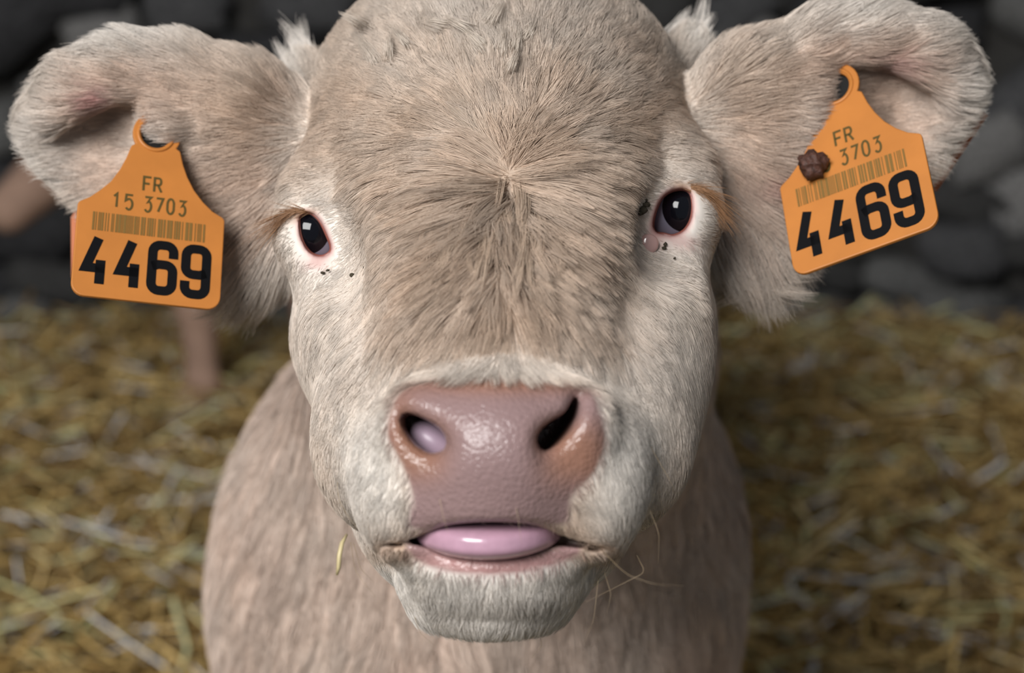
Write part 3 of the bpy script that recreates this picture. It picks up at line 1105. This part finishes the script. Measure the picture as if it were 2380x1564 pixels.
def wisp(name, paths, rad, color, K=7, parent=body):
    """single long hairs: each path a list of camera-frame points"""
    pts = []
    for p in paths:
        p = np.asarray(p, float)
        t = np.linspace(0, len(p) - 1, 40)
        q = np.stack([np.interp(t, np.arange(len(p)), p[:, i]) for i in range(3)], 1)
        for _ in range(8):
            q[1:-1] = (q[:-2] + q[1:-1] * 2 + q[2:]) / 4
        pts.append(q[np.linspace(0, 39, K).astype(int)])
    pts = np.array(pts)
    taper = np.linspace(1, 0.25, K)
    rad = np.full((len(pts), 1), rad) * taper[None]
    colr = np.asarray(color)[None] * rng.uniform(0.8, 1.2, (len(pts), 1))
    return hair_object(name, to_world(pts), rad, colr, parent)


# eyelashes
def lashes(n, edge, vec, spread, length):
    out = []
    for i in range(n):
        t = rng.random()
        e = np.array(edge, float)
        q = e[0] + (e[1] - e[0]) * t if len(e) == 2 else np.array([np.interp(t * (len(e) - 1), np.arange(len(e)), e[:, j]) for j in range(3)])
        v = np.array(vec[0]) + (np.array(vec[1]) - np.array(vec[0])) * t
        v = v + rng.normal(0, spread, 2)
        L = length * rng.uniform(0.6, 1.1)
        p0 = C(*q)
        p1 = C(q[0] + v[0] * L * 0.55, q[1] + v[1] * L * 0.35, q[2] - 0.004)
        p2 = C(q[0] + v[0] * L, q[1] + v[1] * L + 6, q[2] - 0.003)
        out.append([p0, p1, p2])
    return out


LASH = np.array([0.34, 0.185, 0.095])
wisp('eyelashes', lashes(260, [(738, 494, .739), (712, 486, .739), (690, 496, .742), (686, 515, .745)], [(-0.75, -0.1), (-1.0, 0.55)], 0.16, 100), 0.00009, LASH)
wisp('eyelashes', lashes(320, [(1560, 436, .739), (1590, 431, .739), (1611, 442, .742), (1616, 470, .746)], [(0.8, -0.02), (1.0, 0.68)], 0.15, 100), 0.00009, LASH)

# locks that tumble below the forehead whorl, and tufts at the poll
CELL = 12
DM = np.full((W // CELL + 20, H // CELL + 20), 9.0)
_px, _py = pix(Vc)
_i = (_px / CELL).astype(int) + 8; _j = (_py / CELL).astype(int) + 8
_ok = (_i >= 0) & (_j >= 0) & (_i < DM.shape[0]) & (_j < DM.shape[1]) & (Vc[:, 2] < 0.95)
np.minimum.at(DM, (_i[_ok], _j[_ok]), Vc[_ok, 2])


def near_depth(px, py):
    d = DM[int(px / CELL) + 8, int(py / CELL) + 8]
    return d if d < 8 else None


def lock_hairs(x0, y0, dx, dy, curl, n, spread, rise, base=None):
    d_ = near_depth(x0, y0) if base is None else base
    if d_ is None: return []
    p = C(x0, y0, d_)
    out = []
    for _ in range(n):
        o0 = rng.normal(0, spread, 2); o1 = o0 * rng.uniform(0.2, 0.8)
        L = rng.uniform(0.72, 1.08)
        pts = []
        for t, lf in ((0, 0.0), (0.3, 0.8), (0.65, 1.0), (1.0, 0.45)):
            q = np.array([x0 + dx * t * L + curl * t * t + (o0[0] * (1 - t) + o1[0] * t), y0 + dy * t * L + (o0[1] * (1 - t) + o1[1] * t)])
            h = near_depth(q[0], q[1]) if base is None and t in (0, 1.0) else None
            d = p[2] if (h is None and not pts) else h
            pts.append([q, d, lf])
        d0, d1 = pts[0][1], pts[-1][1]
        if d1 is None: d1 = d0
        res = []
        for (q, d, lf), t in zip(pts, (0, 0.3, 0.65, 1.0)):
            res.append(C(q[0], q[1], d0 + (d1 - d0) * t - rise * lf))
        out.append(res)
    return out


locks = []
for j in range(44):
    ox = rng.normal(0, 95)
    x0, y0 = WX - 5 + ox, 415 + 0.25 * abs(ox) + rng.uniform(0, 110)
    ln = rng.uniform(100, 175)
    locks.append((lock_hairs(x0, y0, 0.55 * ox + rng.normal(0, 14), ln, rng.normal(0, 34), 30, 6.0, rng.uniform(0.0075, 0.0125)), rng.uniform(0.72, 1.12)))
allp = [p for l, v in locks for p in l]
wisp('forelock', allp, 0.00011, np.array([0.64, 0.50, 0.385]), 9)
tufts = []
for j in range(26):
    sgn = -1 if j % 2 else 1
    if sgn < 0:
        x0, y0 = 705 + rng.normal(0, 24), 175 + rng.normal(0, 42)
        dx, dy = -34 + rng.normal(0, 16), -62 + rng.normal(0, 14)
    else:
        x0, y0 = 1600 + rng.normal(0, 18), 120 + rng.normal(0, 42)
        dx, dy = 34 + rng.normal(0, 16), -58 + rng.normal(0, 14)
    tufts += lock_hairs(x0, y0, dx, dy, rng.normal(0, 6), 40, 11, 0.0, 0.832)
wisp('poll_tuft', tufts, 0.00010, np.array([0.76, 0.70, 0.64]), 6)
crown = []
for (x0, y0, dx, dy) in ((880, 150, -25, -70), (905, 140, -8, -60), (960, 110, -60, -45), (1130, 120, -40, -60), (1165, 130, 10, -70), (1190, 120, 35, -60),
                         (1100, 70, -60, -30), (1140, 60, 20, -60), (1050, 60, -70, -10), (1215, 90, 60, -40), (850, 60, -50, -30), (1180, 170, 25, -60)):
    crown += lock_hairs(x0, y0, dx, dy, rng.normal(0, 18), 40, 9, 0.0095)
wisp('crown_tuft', crown, 0.00010, np.array([0.72, 0.63, 0.54]), 8)

# whiskers about the mouth
wisp('whiskers', [
    [C(1395, 1275, .632), C(1455, 1335, .615), C(1520, 1358, .61), C(1590, 1361, .615)],
    [C(1478, 975, .655), C(1530, 1070, .64), C(1562, 1125, .64), C(1567, 1150, .645)],
    [C(1500, 1160, .64), C(1532, 1240, .635), C(1530, 1310, .64)],
    [C(1480, 1290, .645), C(1500, 1330, .64), C(1440, 1360, .64), C(1360, 1400, .645)],
    [C(1390, 1350, .645), C(1380, 1440, .64), C(1355, 1500, .645)],
    [C(1405, 1330, .645), C(1420, 1380, .64), C(1412, 1420, .64)],
    [C(782, 1080, .67), C(786, 1160, .65), C(812, 1205, .645), C(842, 1240, .645)],
    [C(815, 1260, .65), C(825, 1325, .64), C(850, 1360, .635), C(872, 1385, .635)],
    [C(822, 1262, .65), C(838, 1322, .64), C(868, 1352, .64)],
    [C(1022, 1160, .606), C(1030, 1200, .604), C(1042, 1240, .603)],
    [C(1195, 1150, .606), C(1205, 1210, .604), C(1212, 1260, .603)],
    [C(960, 1420, .66), C(975, 1470, .65), C(1010, 1500, .65)],
    [C(1250, 1460, .66), C(1260, 1500, .65), C(1235, 1530, .65)],
], 0.00009, (0.36, 0.27, 0.17), 12)

# ------------------------------------------------------------------ straw stuck by the mouth
M_bit = simple_mat('dry_straw_bit', tuple(srgb(200, 184, 140)), 0.45, 0.5)
V, Fc = tube([C(806, 1242, .640), C(795, 1262, .637), C(789, 1290, .635), C(787, 1318, .636), C(783, 1336, .637)], [.0004, .0007, .0008, .0007, .0004], 6)
bit = mesh_object('straw_bit', to_world(np.array(V)), Fc, M_bit)
tag(bit, 'thin pale straw bit clinging to the hair beside the calf\'s mouth', 'straw')

# ------------------------------------------------------------------ ear tags
M_tag = simple_mat('orange_tag_plastic', tuple(srgb(184, 116, 52)), 0.42, 0.4, noise=60, bump=(300, 0.08, 0.0004), noise_amt=0.07)
M_tagback = simple_mat('orange_tag_back', tuple(srgb(185, 100, 50)), 0.5, 0.4)
M_ink = simple_mat('black_tag_print', (0.005, 0.005, 0.006), 0.6, 0.08)
M_inkthin = simple_mat('olive_laser_print', tuple(srgb(84, 70, 34)), 0.6, 0.2)
M_bars = simple_mat('olive_barcode_print', tuple(srgb(120, 92, 46)), 0.6, 0.2)
M_boss = simple_mat('black_rubber_boss', (0.006, 0.006, 0.006), 0.6, 0.3)


def arc(cx, cy, r, a0, a1, n=6):
    return [(cx + r * math.cos(math.radians(a0 + (a1 - a0) * i / n)), cy + r * math.sin(math.radians(a0 + (a1 - a0) * i / n))) for i in range(n + 1)]


def flip(poly):
    return [(1 - x, 1 - y) for x, y in poly]


def earc(cx, cy, rx, ry, a0, a1, n=5):
    return [(cx + rx * math.cos(math.radians(a0 + (a1 - a0) * i / n)), cy + ry * math.sin(math.radians(a0 + (a1 - a0) * i / n))) for i in range(n + 1)]


SIX = ([(1, .72)] + earc(.64, .84, .36, .16, 0, 90) + earc(.36, .84, .36, .16, 90, 180) + earc(.36, .16, .36, .16, 180, 270)
       + earc(.64, .16, .36, .16, 270, 360) + earc(.64, .42, .36, .15, 0, 90) + [(.30, .57), (0.0, .52)])
GLYPH = {
    '4': [[(0.62, 1.0), (0.10, 0.34), (1.0, 0.34)], [(0.78, 0.52), (0.78, 0.0)]],
    '6': [SIX], '9': [flip(SIX)],
    '1': [[(0.15, 0.78), (0.5, 1.0), (0.5, 0.0)]],
    '5': [[(0.9, 1.0), (0.15, 1.0), (0.1, 0.56)] + arc(0.5, 0.30, 0.40, 110, -140, 10)],
    '3': [[(0.1, 1.0), (0.85, 1.0), (0.42, 0.62)] + arc(0.48, 0.31, 0.40, 75, -145, 10)],
    '7': [[(0.1, 1.0), (0.9, 1.0), (0.35, 0.0)]],
    '0': [[(0.05, 0.7)] + arc(0.45, 0.66, 0.40, 170, 10, 8) + arc(0.45, 0.34, 0.40, -10, -170, 8) + [(0.05, 0.7)]],
    'F': [[(0.1, 0.0), (0.1, 1.0), (0.9, 1.0)], [(0.1, 0.52), (0.75, 0.52)]],
    'R': [[(0.1, 0.0), (0.1, 1.0), (0.55, 1.0)] + arc(0.58, 0.75, 0.25, 90, -90, 8) + [(0.1, 0.5)], [(0.5, 0.5), (0.92, 0.0)]],
}


def stroke(poly, w):
    """flat ribbon outline of a polyline, mitred; returns quads as (verts, faces)"""
    P = np.array(poly, float)
    keep = [0] + [i for i in range(1, len(P)) if np.linalg.norm(P[i] - P[i - 1]) > 1e-4]
    P = P[keep]
    n = len(P)
    L, Rr = [], []
    for i in range(n):
        d0 = P[i] - P[i - 1] if i else P[1] - P[0]
        d1 = P[i + 1] - P[i] if i < n - 1 else P[-1] - P[-2]
        d0 = d0 / np.linalg.norm(d0); d1 = d1 / np.linalg.norm(d1)
        n0 = np.array([-d0[1], d0[0]]); n1 = np.array([-d1[1], d1[0]])
        m = n0 + n1
        m = m / max(np.linalg.norm(m), 1e-6)
        s = 1 / max(m @ n0, 0.45)
        L.append(P[i] + m * w / 2 * s); Rr.append(P[i] - m * w / 2 * s)
    V = L + Rr
    Fc = [(i, i + n, i + 1 + n, i + 1) for i in range(n - 1)]
    return V, Fc


def print_text(text, x0, y0, cw, ch, adv, sw):
    V, Fc = [], []
    for c in text:
        if c != ' ':
            for poly in GLYPH[c]:
                v, f = stroke([(x0 + p[0] * cw, y0 + p[1] * ch) for p in poly], sw)
                o0 = len(V)
                V += [tuple(q) for q in v]; Fc += [tuple(o0 + k for k in q) for q in f]
        x0 += adv if c != ' ' else adv * 0.5
    return V, Fc


def rounded(cx, cy, r, a0, a1):
    return arc(cx, cy, r, a0, a1, 6)


OUT = rounded(27, 27, 27, 180, 270) + rounded(295, 27, 27, 270, 360) + [(322, 200)] + rounded(312, 206, 10, 0, 60)
OUT += [(295, 226), (272, 246), (250, 272), (233, 302), (221, 332), (213, 362)]
OUT += arc(160, 399, 52, -35, 215, 20)
OUT += [(107, 362), (98, 332), (86, 302), (68, 270), (46, 246), (24, 226)] + rounded(10, 206, 10, 120, 180)
HOLE = arc(158, 399, 36, 0, 360, 28)[:-1]


def curve_plate(name, loops, thick, bev):
    cu = bpy.data.curves.new(name + '_c', 'CURVE')
    cu.dimensions = '2D'; cu.fill_mode = 'BOTH'
    cu.extrude = thick / 2 - bev; cu.bevel_depth = bev; cu.bevel_resolution = 2
    for lp in loops:
        sp = cu.splines.new('POLY')
        sp.points.add(len(lp) - 1)
        for i, (x, y) in enumerate(lp):
            sp.points[i].co = (x, y, 0, 1)
        sp.use_cyclic_u = True
    o = bpy.data.objects.new(name + '_c', cu)
    COL.objects.link(o)
    dg = bpy.context.evaluated_depsgraph_get()
    m = bpy.data.meshes.new_from_object(o.evaluated_get(dg))
    V = np.array([v.co[:] for v in m.vertices]); Fc = [tuple(p.vertices) for p in m.polygons]
    bpy.data.objects.remove(o); bpy.data.curves.remove(cu); bpy.data.meshes.remove(m)
    return V, Fc


BARS = []
x = 32.0
brng = random.Random(5)
while x < 280:
    wbar = brng.choice((2.2, 2.2, 4.4, 6.6))
    BARS.append((x, min(x + wbar, 282)))
    x += wbar + brng.choice((1.4, 1.4, 2.2, 3.6, 5.5))


def make_tag(bl_px, depth, a, b, label, back_poly, back_depth):
    """bl_px bottom-left corner pixel, a/b edge vectors in pixels incl. depth (a: rightwards, b: downwards)"""
    s = depth / F
    org = C(bl_px[0], bl_px[1], depth - (0.5 * a[2] - 0.5 * b[2]) * s)
    ea = np.array([a[0], -a[1], a[2]]) * s / 322.0       # per local unit
    eb = -np.array([b[0], -b[1], b[2]]) * s / 215.0
    en = np.cross(ea, eb); en /= np.linalg.norm(en)
    if en[2] > 0: en = -en                               # towards the viewer

    def bend(V):
        V = np.asarray(V, float)
        return V

    def loc(V, z=0.0):
        V = np.asarray(V, float)
        zz = V[:, 2] * s if V.shape[1] == 3 else np.zeros(len(V))
        curl = 0.0 * ((V[:, 0] - 161) / 161) ** 2      # the plate is slightly dished
        return to_world(org + V[:, :1] * ea + V[:, 1:2] * eb + (zz + z - curl)[:, None] * en)

    root = empty('ear_tag', tuple(loc([(158, 399)])[0]))
    bpy.context.view_layer.update()
    tag(root, label, 'ear tag', 'orange ear tags')
    V, Fc = curve_plate('plate', [OUT, HOLE], 11, 2.5)
    # subdivide big caps is unnecessary: the dish is gentle, so keep the plate flat where printed
    pl = put(mesh_object('plate', loc(V), Fc, M_tag, smooth=False), root)
    zf = 5.5 * s + 0.00016
    for nm, (tv, tf), m in (('number', print_text('4469', 21, 27, 46, 106, 74, 21), M_ink),
                            ('country_letters', print_text('FR', 136, 258, 20, 33, 24, 5.2), M_inkthin),
                            ('herd_number', print_text('153703'[:2], 72, 211, 19, 32, 27, 5.0), M_inkthin)):
        if nm == 'herd_number':
            v2, f2 = print_text('3703', 142, 211, 18, 32, 25.5, 5.0)
            tf = list(tf) + [tuple(len(tv) + k for k in q) for q in f2]
            tv = list(tv) + list(v2)
        put(mesh_object(nm, loc(tv, zf), tf, m, smooth=False), root)
    bv, bf = [], []
    for (x0, x1) in BARS:
        o0 = len(bv)
        bv += [(x0, 151), (x1, 151), (x1, 194), (x0, 194)]; bf.append((o0, o0 + 1, o0 + 2, o0 + 3))
    put(mesh_object('barcode', loc(bv, zf), bf, M_bars, smooth=False), root)
    # raised rim round the hole and the dark stud behind it
    ring = np.array([(158 + 40 * math.cos(t), 399 + 40 * math.sin(t), 5.0) for t in np.linspace(0, 2 * math.pi, 33)])
    Vt, Ft = tube(loc(ring), 0.0008, 6, cap=False)
    put(mesh_object('hole_rim', Vt, Ft, M_tag), root)
    dv, df = [], []
    for z in (-8, -26):
        for k in range(28):
            t = 2 * math.pi * k / 28
            dv.append((158 + 44 * math.cos(t), 399 + 44 * math.sin(t), z))
    df = [(k, (k + 1) % 28, 28 + (k + 1) % 28, 28 + k) for k in range(28)] + [tuple(range(28)), tuple(range(28, 56))[::-1]]
    put(mesh_object('stud', loc(dv), df, M_boss, smooth=False), root)
    # half of the tag on the far side of the ear
    q = np.array([C(p[0], p[1], back_depth) for p in back_poly])
    n_ = len(q)
    V = np.concatenate([q, q + np.array([0, 0, 0.0016])])
    Fc = [tuple(range(n_))[::-1], tuple(range(n_, 2 * n_))] + [(i, (i + 1) % n_, n_ + (i + 1) % n_, n_ + i) for i in range(n_)]
    put(mesh_object('back_plate', to_world(V), Fc, M_tagback, smooth=False), root)
    return root


make_tag((165, 683), 0.753, (322, 35, 93), (2, 216, -93), 'orange ear tag hanging squarely, all of its small herd number uncovered',
         [(165, 505), (166, 645), (190, 670), (330, 680), (420, 600), (360, 330), (290, 300), (240, 350), (185, 470)], 0.826)
make_tag((1850, 643), 0.755, (308, -114, -120), (18, 217, -120), 'orange ear tag hanging aslant beside a dark scab that covers part of its herd number',
         [(2296, 268), (2178, 444), (2080, 440), (1990, 330), (1990, 190), (2100, 150), (2200, 200)], 0.822)

# ------------------------------------------------------------------ second calf in the shade behind
M_far = simple_mat('brown_calf_coat', (0.36, 0.235, 0.175), 0.8, 0.2, noise=20, noise_amt=0.2)
B2 = []


def R2(a, b, ra, rb, k=0.03):
    B2.append(Cone(np.array(a), np.array(b), ra, rb, k, 'body'))


R2((-0.46, 3.10, 0.40), (0.05, 3.14, 0.40), 0.115, 0.125, 0.04)
R2((-0.44, 3.10, 0.44), (-0.60, 3.07, 0.46), 0.085, 0.060, 0.04)
R2((-0.60, 3.07, 0.46), (-0.68, 3.05, 0.43), 0.060, 0.056, 0.03)
R2((-0.68, 3.05, 0.43), (-0.775, 3.03, 0.345), 0.052, 0.036, 0.02)
for (x, y) in ((-0.490, 3.03), (-0.33, 3.17), (0.08, 3.06), (0.14, 3.20)):
    R2((x + .02, y, 0.36), (x, y, 0.20), 0.062, 0.036, 0.03)
    R2((x, y, 0.20), (x + .005, y, 0.07), 0.033, 0.024, 0.02)
    R2((x + .005, y, 0.07), (x - .015, y, 0.03), 0.027, 0.028, 0.02)
for sy in (-1, 1):
    B2.append(Ell(np.array((-0.585, 3.07 + sy * 0.085, 0.49)), (0.018, 0.05, 0.03), 0.015, None, 'body'))
R2((0.18, 3.14, 0.46), (0.24, 3.14, 0.22), 0.02, 0.014, 0.02)
Vb, Fb = mesh_sdf(B2, [], np.arange(-0.84, 0.30, 0.009), np.arange(2.88, 3.36, 0.009), np.arange(-0.02, 0.62, 0.009))
calf2 = empty('calf', (-0.25, 3.12, 0.0))
bpy.context.view_layer.update()
tag(calf2, 'small brown calf standing in the background by the stone wall', 'calf')
me = fast_mesh('body', Vb, Fb, M_far)
o = bpy.data.objects.new('body', me)
COL.objects.link(o)
put(o, calf2)
for sy in (-1, 1):
    V, Fc = sphere_mesh(np.array((-0.685, 3.05 + sy * 0.047, 0.455)), 0.012, 16, 10)
    put(mesh_object('eyeball', V, Fc, M_iris), calf2)
